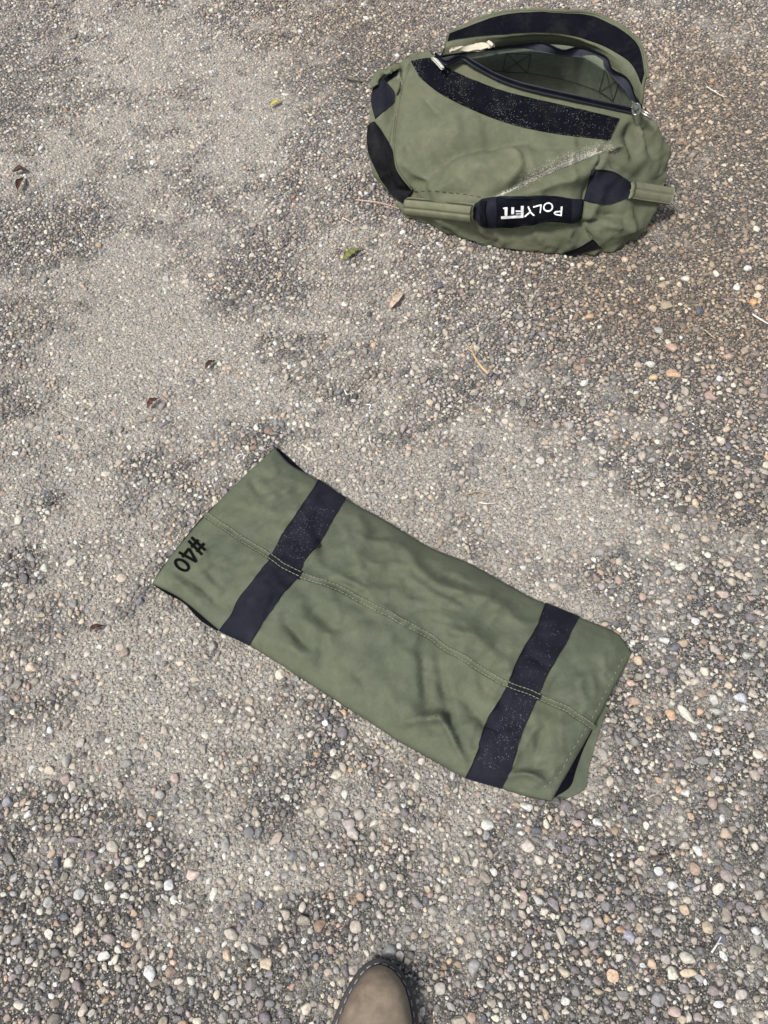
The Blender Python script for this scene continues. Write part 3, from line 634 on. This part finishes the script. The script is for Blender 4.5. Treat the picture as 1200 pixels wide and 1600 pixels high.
    # front handle: webbing, patch with lettering, padded grips
    drape('handle_webbing', [(430, 742), (455, 728), (470, 716), (500, 712), (560, 708), (640, 705), (700, 704), (745, 708), (790, 716), (838, 719)], [(430, 786), (455, 796), (466, 812), (500, 820), (560, 816), (640, 806), (690, 796), (740, 799), (790, 801), (828, 790)], NAVY, 54, 10, .006, lambda v: .003 * (1 - v ** 4), wob=.004)
    patch, PA, PN = drape('name_patch', [(520, 716), (560, 713), (640, 709), (700, 708), (745, 712), (786, 719)], [(522, 815), (560, 811), (640, 801), (690, 792), (740, 794), (784, 796)], VELCRO, 46, 10, .0115, lambda v: .002 * (1 - v ** 4), wob=.004, thick=.003)
    drape('handle_fold', [(468, 724), (486, 722)], [(468, 806), (488, 812)], VELCRO, 8, 10, .0125, lambda v: .004 * (1 - v ** 4))
    # the opening of the tape loop: a dark upright edge
    gp = lambda v: .010 * np.sqrt(np.clip(1 - .92 * v * v, 0, 1)) - .0032 * np.exp(-(v / .13) ** 2)
    g1 = drape('padded_grip', [(200, 712), (280, 719), (360, 727), (441, 736)], [(200, 768), (280, 777), (360, 786), (439, 795)], GRIP, 34, 17, .007, gp, thick=.012, wob=.0012, flat=True, label='padded green grip beside the name patch')[0]
    g2 = drape('padded_grip', [(1004, 658), (1050, 664), (1098, 672), (1146, 679)], [(992, 718), (1036, 725), (1084, 732), (1132, 739)], GRIP, 24, 17, .008, gp, thick=.012, wob=.0008, flat=True, label='padded green grip on the right end')[0]
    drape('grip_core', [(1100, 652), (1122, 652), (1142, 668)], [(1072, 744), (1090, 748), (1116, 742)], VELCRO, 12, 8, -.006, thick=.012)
    drape('strap_loop', [(74, 330), (84, 284), (118, 250), (168, 236)], [(98, 312), (108, 288), (134, 266), (172, 254)], OLIVE, 24, 7, .010, lambda v: .003 * (1 - v * v), thick=.003)
    drape('strap_loop_shade', [(104, 296), (116, 284), (140, 266), (168, 254)], [(112, 306), (126, 296), (146, 282), (164, 272)], VELCRO, 14, 6, .002)  # black patch standing in for the shade in the hollow under the loop
    # seams
    for poly in ([(905, 548), (852, 650), (836, 720), (830, 795), (870, 860), (903, 893)], [(207, 232), (180, 315), (152, 480), (160, 600), (216, 682)]):
        A, B_ = D.hit(stroke_px(resample(Z1(poly), 50), 3.2, 60)); sheet('seam', A + B_ * np.array([.0008, .0028, .0008])[None, :, None], B_, .002, OLIVE, bag)
    A, B_ = D.hit(resample(Z1([(225, 690), (320, 690), (430, 705), (470, 712)]), 40)[:, None]); V, Fc = join([tube_vf(A[k:k + 3, 0] + B_[k:k + 3, 0] * .001, .0006, 4) for k in range(0, 37, 4)]); new('stitching', V, Fc, DTHREAD, bag, kind='stuff')
    # embroidered name
    Q6 = lambda l: [(730 + a / 6, 290 + b / 6) for a, b in l]
    PD = Drape(PA.reshape(-1, 3), gfaces(*PA.shape[:2]))
    el = [(755 + 40 * math.cos(a), 203 + 38 * math.sin(a)) for a in np.linspace(0, 2 * np.pi, 30)]
    letters = [[([(887, 198), (880, 284)], 13), ([(880, 277), (828, 271), (807, 259), (822, 247), (883, 240)], 12)], [(el, 13)], [([(692, 178), (683, 256)], 12), ([(694, 182), (620, 201)], 12)],
               [([(570, 195), (592, 245), (627, 280)], 14), ([(592, 245), (538, 290)], 14)], [([(513, 190), (513, 284)], 25), ([(452, 238), (505, 238)], 15), ([(455, 262), (510, 260)], 10)], [([(425, 200), (425, 264)], 26)], [([(365, 202), (365, 284)], 24), ([(338, 213), (372, 206)], 11), ([(318, 296), (526, 286)], 25)]]
    for lt in letters:
        parts = []
        for poly, w in lt:
            A, B_ = PD.hit(stroke_px(Q6(poly), w / 6.), 0); nn, mm = A.shape[:2]; parts.append((list((A + B_ * .0016).reshape(-1, 3)), gfaces(nn, mm)))
        V, Fc = join(parts); new('letter', V, Fc, WHITE, patch)
    # zipper: front tape with coil, back tape, sliders
    rimf = [(300, 205), (335, 232), (365, 222), (398, 212), (440, 238), (520, 282), (600, 312), (680, 332), (770, 352), (850, 370), (940, 390), (1010, 405)]
    rzf = np.interp(np.linspace(0, 1, 80), np.linspace(0, 1, 8), [.219, .222, .218, .219, .221, .221, .219, .216])
    e1 = resample(Z1(rimf), 80); q = np.stack([e1 + np.array([0, dy]) for dy in (1.5, -2.5, -6.0, -8.5)], 1); zz = rzf[:, None] + np.array([.002, .006, .008, .004])[None]
    A = un(q, zz); zt = sheet('zipper_tape', A, np.tile([0, -.4, .92], A.shape[:2] + (1,)), .003, TAPE, bag)
    tube('zipper_coil', un(e1 + np.array([0, -4.8]), rzf + .0105), .0022, VELCRO, bag, 6)
    rb = [(296, 206), (340, 199), (430, 186), (500, 172), (560, 164), (640, 155), (690, 154), (745, 177), (770, 181), (820, 170), (880, 188), (920, 210), (937, 248), (985, 277), (1006, 306), (1020, 345), (1046, 388)]
    ri = [(300, 214), (345, 211), (430, 198), (500, 193), (560, 186), (640, 187), (690, 190), (745, 200), (770, 203), (820, 207), (870, 220), (900, 240), (925, 262), (955, 296), (985, 328), (1004, 360), (1030, 392)]
    zb = np.interp(np.linspace(0, 1, 90), [0, .1, .25, .5, .75, .9, 1], [.222, .226, .235, .239, .234, .226, .214])
    q = strip_px(Z1(rb), Z1(ri), 90, 7); zz = zb[:, None] - np.linspace(-.003, .015, 7)[None] * np.sin(np.pi * np.linspace(.08, .93, 90))[:, None] ** .5
    A = un(q, zz); sheet('zipper_tape', A, np.tile([-.1, -.85, .5], A.shape[:2] + (1,)), .0025, TAPE, bag)
    tube('zipper_coil', un(q[:, 0] + np.array([0, .4]), zb + .003), .0019, VELCRO, bag, 6)
    def bar(a, b_, r): return tube_vf(np.array([a, b_]), r, 6)
    zq = lambda p, z: un(Z1(p), z)
    lp = [(1008, 392), (1014, 378), (1030, 374), (1038, 388), (1034, 408), (1018, 414), (1008, 392)]
    V, Fc = join([tube_vf(un(resample(Z1(lp), 24), .226), .0022, 5)]); sl = new('zipper_slider', V, Fc, METAL, bag)
    V, Fc = join([bar(zq((1036, 402), .225), zq((1082, 428), .220), .0028), bar(zq((1042, 396), .226), zq((1086, 420), .221), .0024)]); new('pull_tab', V, Fc, METAL, sl)
    A = un(strip_px(Z1([(285, 208), (300, 222), (322, 247)]), Z1([(300, 207), (312, 218), (333, 243)]), 12, 5), .2235 + .004 * np.sin(np.linspace(0, np.pi, 5))[None] + np.zeros((12, 1))); sheet('zipper_slider', A, np.tile([0, -.3, .95], A.shape[:2] + (1,)), .004, plain('pale_pull', (.55, .53, .48), .4), bag)
    # flap standing behind the opening
    FLP = [[(318, 206), (430, 192), (560, 172), (690, 164), (820, 178), (930, 248), (1006, 324), (1042, 390)], [(331, 175), (430, 152), (560, 140), (700, 134), (820, 150), (935, 205), (1010, 270), (1050, 352)], [(336, 152), (430, 129), (560, 121), (700, 121), (820, 134), (930, 175), (1006, 228), (1052, 322)],
           [(344, 128), (430, 92), (548, 58), (700, 48), (850, 60), (956, 103), (1032, 168), (1058, 288)], [(350, 117), (432, 76), (545, 42), (700, 34), (850, 44), (962, 84), (1042, 158), (1066, 280)]]
    fz = [[.212, .216, .222, .226, .222, .217, .211, .206], [.228, .236, .245, .250, .246, .239, .231, .220], [.236, .247, .257, .262, .258, .250, .242, .228], [.246, .263, .279, .286, .280, .270, .258, .238], [.250, .268, .284, .291, .286, .275, .262, .242]]
    A = un(Z1(FLP), np.array(fz)); A = crom(crom(A, 12, 1), 12, 0)
    A = A + np.array([.2, 1, .2]) * ((fbm(A[..., [0, 2]] * 16, 13, 3) - .5) * .016 * np.linspace(.1, 1, A.shape[0])[:, None] ** .5)[..., None]
    Nf = gnormals(A); Nf = Nf * np.sign((Nf[..., 1].mean() < 0) - .5)
    flap = sheet('flap', A, Nf, .0035, OLIVE, bag)
    sheet('velcro_strip', A[24:38, 1:-2] + Nf[24:38, 1:-2] * .0025, Nf[24:38, 1:-2], .0022, VELCRO, flap, label='navy black hook and loop band across the flap')
    tube('binding', A[-1] + Nf[-1] * -.0015, .0032, OLIVE, flap, 6)
    # box stitches and a stitch line on the lining
    parts = []
    for bx in ([(556, 190), (645, 195), (632, 262), (543, 257)], [(915, 242), (968, 286), (943, 362), (892, 330)]):
        for a, b_ in ((0, 1), (1, 2), (2, 3), (3, 0), (0, 2), (1, 3)):
            S_, T_ = LD.hit(stroke_px(Z1([bx[a], bx[b_]]), 1.0), 0); S_ = S_ + T_ * .0012; parts.append((list(S_.reshape(-1, 3)), gfaces(*S_.shape[:2])))
    S_, T_ = LD.hit(stroke_px(resample(Z1([(400, 232), (545, 258), (632, 262), (760, 285), (890, 328), (950, 372)]), 60), .9), 0); S_ = S_ + T_ * .0012; parts.append((list(S_.reshape(-1, 3)), gfaces(*S_.shape[:2])))
    V, Fc = join(parts); new('box_stitching', V, Fc, DTHREAD, lin, kind='stuff')
    return bag, D, A, VA, VN
duffel, DD, FLAP, VA, VN = make_duffel()

# ------------------------------------------------------------------ sand on the bags
OCT = np.array([(1, 0, 0), (-1, 0, 0), (0, 1, 0), (0, -1, 0), (0, 0, 1), (0, 0, -1)], float); OF = [(0, 2, 4), (2, 1, 4), (1, 3, 4), (3, 0, 4), (2, 0, 5), (1, 2, 5), (3, 1, 5), (0, 3, 5)]
def grains(name, P, r, mt, **k):
    n = len(P); R = rng.normal(size=(n, 3, 3)); Qm = np.linalg.qr(R)[0]; sc = (r * rng.uniform(.6, 1.5, n))[:, None, None]
    V = (np.einsum('nij,kj->nki', Qm, OCT) * sc + P[:, None]).reshape(-1, 3)
    Fc = [tuple(q + 6 * i for q in f) for i in range(n) for f in OF]
    return new(name, V, Fc, mt, None, smooth=False, kind='stuff', **k)
def scatter_line(poly, n, w, D, sharp=1.0):
    L = resample(poly, 400); i = rng.integers(0, 400, n); q = L[i] + rng.normal(0, 1, (n, 2)) * w * np.array([.7, 1]); P, N = D.hit(q[:, None], 0); return (P + N * .0008)[:, 0]
crease = Z1([(512, 714), (640, 652), (760, 602), (900, 545), (935, 528)])
P = np.concatenate([scatter_line(crease[:4], 1800, .9, DD), scatter_line(Z1([(540, 700), (650, 646), (770, 590), (880, 545)]), 2600, 2.0, DD), scatter_line(Z1([(600, 660), (760, 580), (900, 530), (950, 545)]), 1300, 5, DD), scatter_line(Z1([(165, 275), (182, 300), (172, 318)]), 160, 1.8, DD)])
grains('white_sand', P, np.full(len(P), .00036), SAND, label='streak of white sand in the crease on the duffel front', cat='sand')
ii = rng.integers(0, VA.shape[0], 3000); jj = rng.integers(0, VA.shape[1], 3000)
i2 = np.clip(ii + 1, 0, VA.shape[0] - 1); j2 = np.clip(jj + 1, 0, VA.shape[1] - 1); a = rng.random((3000, 1)); b_ = rng.random((3000, 1))
P = (VA[ii, jj] * (1 - a) + VA[i2, jj] * a) * (1 - b_) + (VA[ii, j2] * (1 - a) + VA[i2, j2] * a) * b_ + VN[ii, jj] * .0008
kp = fbm(np.c_[P[:, 0] * 30, P[:, 2] * 40], 55, 3) + .15 * (ii < 14) + .25 * rng.normal(size=len(P)) > .80; P = P[kp]
grains('sand_dust', P, np.full(len(P), .00036), SPECK, label='fine sand specks caught on the black strip of the duffel', cat='sand')
def fill_poly(ea, eb, n, D, lift):
    q = strip_px(ea, eb, 40, 20).reshape(-1, 2); q = q[rng.integers(0, len(q), n)] + rng.normal(0, 2.2, (n, 2)); P, N = D.hit(q[:, None], 0); return P[:, 0] + np.array([0, 0, lift])
P = np.concatenate([fill_poly([(480, 790), (430, 860)], [(520, 800), (470, 880)], 260, FD, .003), fill_poly([(800, 1085), (745, 1195)], [(835, 1095), (785, 1205)], 260, FD, .003), fill_poly([(850, 965), (800, 1060)], [(890, 975), (840, 1080)], 90, FD, .003)])
grains('sand_dust', P, np.full(len(P), .00028), SPECK, label='fine sand specks on the navy bands of the flat bag', cat='sand')
# a little heap of cream sand lying in the fold of the flap
q = strip_px(Z1([(352, 190), (400, 184), (455, 178), (515, 170)]), Z1([(358, 186), (420, 163), (468, 153), (505, 166)]), 24, 9)
zz = np.linspace(.240, .247, 9)[None] + np.zeros((24, 1)); A = un(q, zz); A += (fbm(q / 5., 77, 2) - .5)[..., None] * .004
N_ = gnormals(A); N_ = N_ * np.sign((N_[..., 1].mean() < 0) - .5)
sheet('sand_heap', A, N_, .006, SANDB, None, kind='stuff', label='small heap of cream sand in the fold behind the duffel zipper', cat='sand')

# ------------------------------------------------------------------ the boot
def make_boot():
    LEA, nt, b = mat('brown_leather')
    n1 = noise(nt, 38, 5, .65); n2 = noise(nt, 600, 3)
    c = mix(nt, ramp(nt, n1, [(.3, (0, 0, 0)), (.7, (1, 1, 1))]), (.125, .095, .066), (.25, .198, .142))
    c = mix(nt, math_n(nt, 'MULTIPLY', ramp(nt, noise(nt, 14, 6, .7), [(.55, (0, 0, 0)), (.7, (1, 1, 1))]), .5), c, (.06, .045, .034))
    nt.links.new(c, b.inputs['Base Color']); b.inputs['Roughness'].default_value = .55; b.inputs['Specular IOR Level'].default_value = .4
    h = bump(nt, None, n1, .004, .3); bump(nt, b, n2, .0004, .5, h)
    SOLE = plain('dark_rubber', (.022, .018, .017), .75); WEL = plain('dark_welt', (.038, .032, .031), .6); STI = plain('pale_thread', (.25, .25, .27), .7)
    toe = un((593, 1497), .02); tx, ty = toe[0], toe[1]
    d = np.array([0, .0015, .004, .007, .014, .025, .040, .056, .079, .10, .14, .19, .23, .27, .290, .300, .305]); w = np.array([.001, .016, .029, .039, .054, .071, .086, .097, .109, .111, .106, .088, .082, .080, .066, .040, .002]) / 2
    cx = np.interp(d, [0, .025, .056, .079, .14, .3], [0, .0005, -.003, -.007, -.014, -.022])
    boot = empty('boot', (tx, ty - .15, 0), 'brown leather boot toe with dark stitched welt at the bottom edge', 'boot')
    def outline(ins, k=120):
        dd = np.r_[np.linspace(0, .03, 30) ** 1.0, np.linspace(.034, .28, 36), np.linspace(.283, .305, 12)]
        ww = np.maximum(np.interp(dd, d, w), .0006); cc = np.interp(dd, d, cx)
        L = np.stack([tx + cc - ww, ty - dd], -1); R = np.stack([tx + cc + ww, ty - dd], -1)
        O = np.concatenate([L, R[::-1]])
        O = resample(np.concatenate([O, O[:1]]), k + 1)[:-1]
        if ins:
            tn = np.roll(O, -1, 0) - np.roll(O, 1, 0); tn /= np.linalg.norm(tn, axis=1, keepdims=True); nr = np.stack([-tn[:, 1], tn[:, 0]], -1)
            if np.mean(np.sum(nr * (O.mean(0) - O), 1)) < 0: nr = -nr
            O = O + nr * ins
        return O
    def slab(name, rings, mt):
        k = len(rings[0][0]); V = np.concatenate([np.c_[o, np.full(k, z)] for o, z in rings]); f = gfaces(len(rings), k, 0, False, True) + [tuple(range(k))[::-1], tuple((len(rings) - 1) * k + i for i in range(k))]
        return new(name, V, f, mt, boot)
    slab('sole', [(outline(.006), .004), (outline(.002), .006), (outline(.0015), .016), (outline(.003), .018)], SOLE)
    welt = slab('welt', [(outline(.0028), .0182), (outline(.0004), .0192), (outline(0), .0215), (outline(.0012), .0235), (outline(.012), .0238)], WEL)
    st = np.c_[outline(.0052, 300), np.full(300, .0242)]
    V, Fc = join([tube_vf(st[k:k + 4], .00075, 4) for k in range(0, 296, 5)]); new('welt_stitching', V, Fc, STI, welt, kind='stuff')
    ds = np.r_[.0075, .009, .012, .016, np.linspace(.021, .15, 26), np.linspace(.157, .297, 22)]; hh = np.interp(ds, [0.0075, .010, .016, .026, .040, .06, .09, .12, .15, .175, .20, .285, .297], [.006, .016, .025, .034, .040, .044, .047, .055, .072, .12, .165, .165, .06])
    ww = np.maximum(np.interp((ds - .0072) * 1.03, d, w) * .86 - .004 * np.clip(ds - .16, 0, .05) / .05, .003); cc = np.interp(ds, d, cx)
    a = np.linspace(0, np.pi, 33); ca, sa = np.cos(a), np.sin(a)
    S_ = np.stack([np.stack([tx + c_ + w_ * np.sign(ca) * np.abs(ca) ** .62, np.full(33, ty - d_), .0225 + h_ * sa ** .78], -1) for d_, w_, c_, h_ in zip(ds, ww, cc, hh)])
    S_[..., 2] += (fbm(S_[..., :2] * 40, 3, 2) - .5) * .003
    k = S_.shape[0] * 33; new('upper', S_.reshape(-1, 3), gfaces(S_.shape[0], 33) + [tuple(range(33)), tuple(k - 33 + i for i in range(33))[::-1]], LEA, boot)
make_boot()

# ------------------------------------------------------------------ leaves, straws and threads on the ground
def leaf(name, a, b_, wpx, colr, label, cat='leaf', curl=.004, z=.0078, group=None):
    m = plain(name + '_skin', colr, .7, var=.35, scale=220, bmp=.001)
    a, b_ = un(a, z), un(b_, z); ax = b_ - a; L = np.linalg.norm(ax); ax /= L; sd_ = np.array([-ax[1], ax[0], 0]); wd = wpx * proj(a)[1] / F / 2
    n, k = 13, 7; t = np.linspace(0, 1, n); pr = np.sin(np.pi * t ** .8) ** .8; v = np.linspace(-1, 1, k)
    P = a + ax * (t * L)[:, None, None] + sd_ * (v[None] * (pr * wd)[:, None])[..., None]
    P[..., 2] += np.abs(v)[None] ** 1.5 * curl * pr[:, None] + .003 * np.sin(t * 4)[:, None] + .001 * rng.normal(size=(n, 1))
    N = np.zeros_like(P); N[..., 2] = 1
    o = sheet(name, P, N, .0006, m, None, label=label, cat=cat, group=group)
    mid = P[:, k // 2] + np.array([0, 0, .0006]); tube('midrib', mid, .0005, m, o, 5)
    return o
def stick(name, pts, r, colr, label, cat='twig', z=.0085, group=None, forks=()):
    m = plain(name + '_skin', colr, .7, var=.3, scale=400)
    q = resample(pts, 16); zz = z + .002 * np.sin(np.linspace(0, 5, 16)); tp = np.linspace(1.15, .6, 16)
    o = tube(name, un(q, zz), r, m, None, 7, tp, label=label, cat=cat, group=group)
    for f in forks: tube('fork', un(resample(f, 8), z + .001), r * .5, m, o, 5, np.linspace(1.1, .5, 8))
    return o
leaf('dry_leaf', (609, 482), (630, 455), 13, (.50, .385, .285), 'pale tan dry leaf lying below the duffel bag')
leaf('leaf', (537, 406), (562, 386), 11, (.19, .20, .055), 'yellow green leaf lying left of the tan leaf, below the duffel')
leaf('leaf', (422, 166), (442, 155), 8, (.50, .44, .12), 'small bright yellow leaf on the pale gravel left of the duffel')
leaf('dead_leaf', (20, 269), (45, 266), 9, (.055, .026, .018), 'dark brown dead leaf near the left edge, upper piece of a pair', curl=.007)
leaf('dead_leaf', (28, 298), (37, 276), 9, (.09, .04, .025), 'reddish brown dead leaf near the left edge, lower piece of a pair', curl=.007)
leaf('dead_leaf', (231, 638), (247, 621), 9, (.115, .055, .035), 'brown curled dead leaf above left of the flat bag', curl=.006)
leaf('dead_leaf', (321, 576), (336, 562), 7, (.07, .035, .028), 'small dark brown dead leaf in the sandy patch above the flat bag', curl=.005)
leaf('dead_leaf', (140, 987), (162, 976), 8, (.085, .045, .032), 'dark brown leaf scrap on gravel left of the #40 end', curl=.006)
stick('forked_twig', [(763, 584), (752, 573), (741, 556), (736, 543)], .0026, (.46, .33, .20), 'tan forked twig lying between the two bags', z=.009, forks=([(737, 546), (731, 541), (728, 537)], [(736, 544), (738, 538), (739, 534)], [(738, 550), (733, 546), (727, 543)]))
stick('stick', [(1176, 491), (1190, 500), (1206, 509)], .0018, (.66, .62, .55), 'pale broken stick at the right edge of the picture')
stick('straw', [(1101, 515), (1110, 523), (1118, 529)], .0011, (.48, .36, .20), 'short golden straw on dark gravel right of the twig', 'straw')
stick('pine_needle', [(556, 312), (590, 316), (612, 322), (629, 328)], .0012, (.55, .37, .27), 'long pinkish pine needle pointing at the left end of the duffel', 'pine needle')
stick('straw', [(535, 340), (545, 345), (554, 351)], .0011, (.58, .50, .40), 'short pale straw just below the pine needle', 'straw')
stick('thread', [(369, 715), (372, 711), (378, 710), (385, 713)], .0009, (.72, .72, .72), 'curled white thread beside the upper left corner of the flat bag', 'thread')
stick('thread', [(538, 609), (542, 616), (548, 615), (549, 619)], .0009, (.72, .72, .72), 'curled white thread above the flat bag, uppermost of three', 'thread')
stick('thread', [(572, 632), (579, 633), (577, 639), (582, 642)], .0009, (.72, .72, .72), 'white kinked thread above the flat bag, middle of three', 'thread')
stick('thread', [(578, 680), (577, 687), (580, 694)], .0009, (.72, .72, .72), 'short white thread just above the flat bag, lowest of three', 'thread')
stick('straw', [(728, 772), (745, 768), (762, 772)], .0010, (.40, .30, .18), 'thin brown bent straw above the middle of the flat bag', 'straw')
stick('straw', [(748, 785), (760, 787), (774, 786)], .0010, (.68, .64, .56), 'pale straw just under the brown bent one', 'straw')
stick('thread', [(268, 1411), (275, 1408), (281, 1412), (286, 1409)], .0009, (.70, .70, .68), 'small wavy white thread on the gravel at lower left', 'thread')
stick('twig', [(1012, 1344), (1026, 1339), (1041, 1337)], .0016, (.10, .06, .04), 'thin dark brown twig below right of the flat bag')
stick('straw', [(993, 1367), (998, 1382), (1005, 1398)], .0009, (.30, .24, .16), 'fine upright straw under the dark twig', 'straw')
stick('rootlet', [(1112, 1488), (1120, 1476), (1127, 1463)], .0012, (.62, .60, .55), 'pale forked rootlet at lower right', 'rootlet', forks=([(1120, 1476), (1127, 1474), (1131, 1478)],))
stick('twig', [(541, 121), (553, 125), (567, 127)], .0028, (.10, .085, .05), 'dark olive twig left of the upper end of the duffel')
stick('straw', [(1104, 135), (1118, 144), (1132, 152)], .0013, (.66, .60, .50), 'pale straw on dark gravel right of the duffel flap', 'straw')
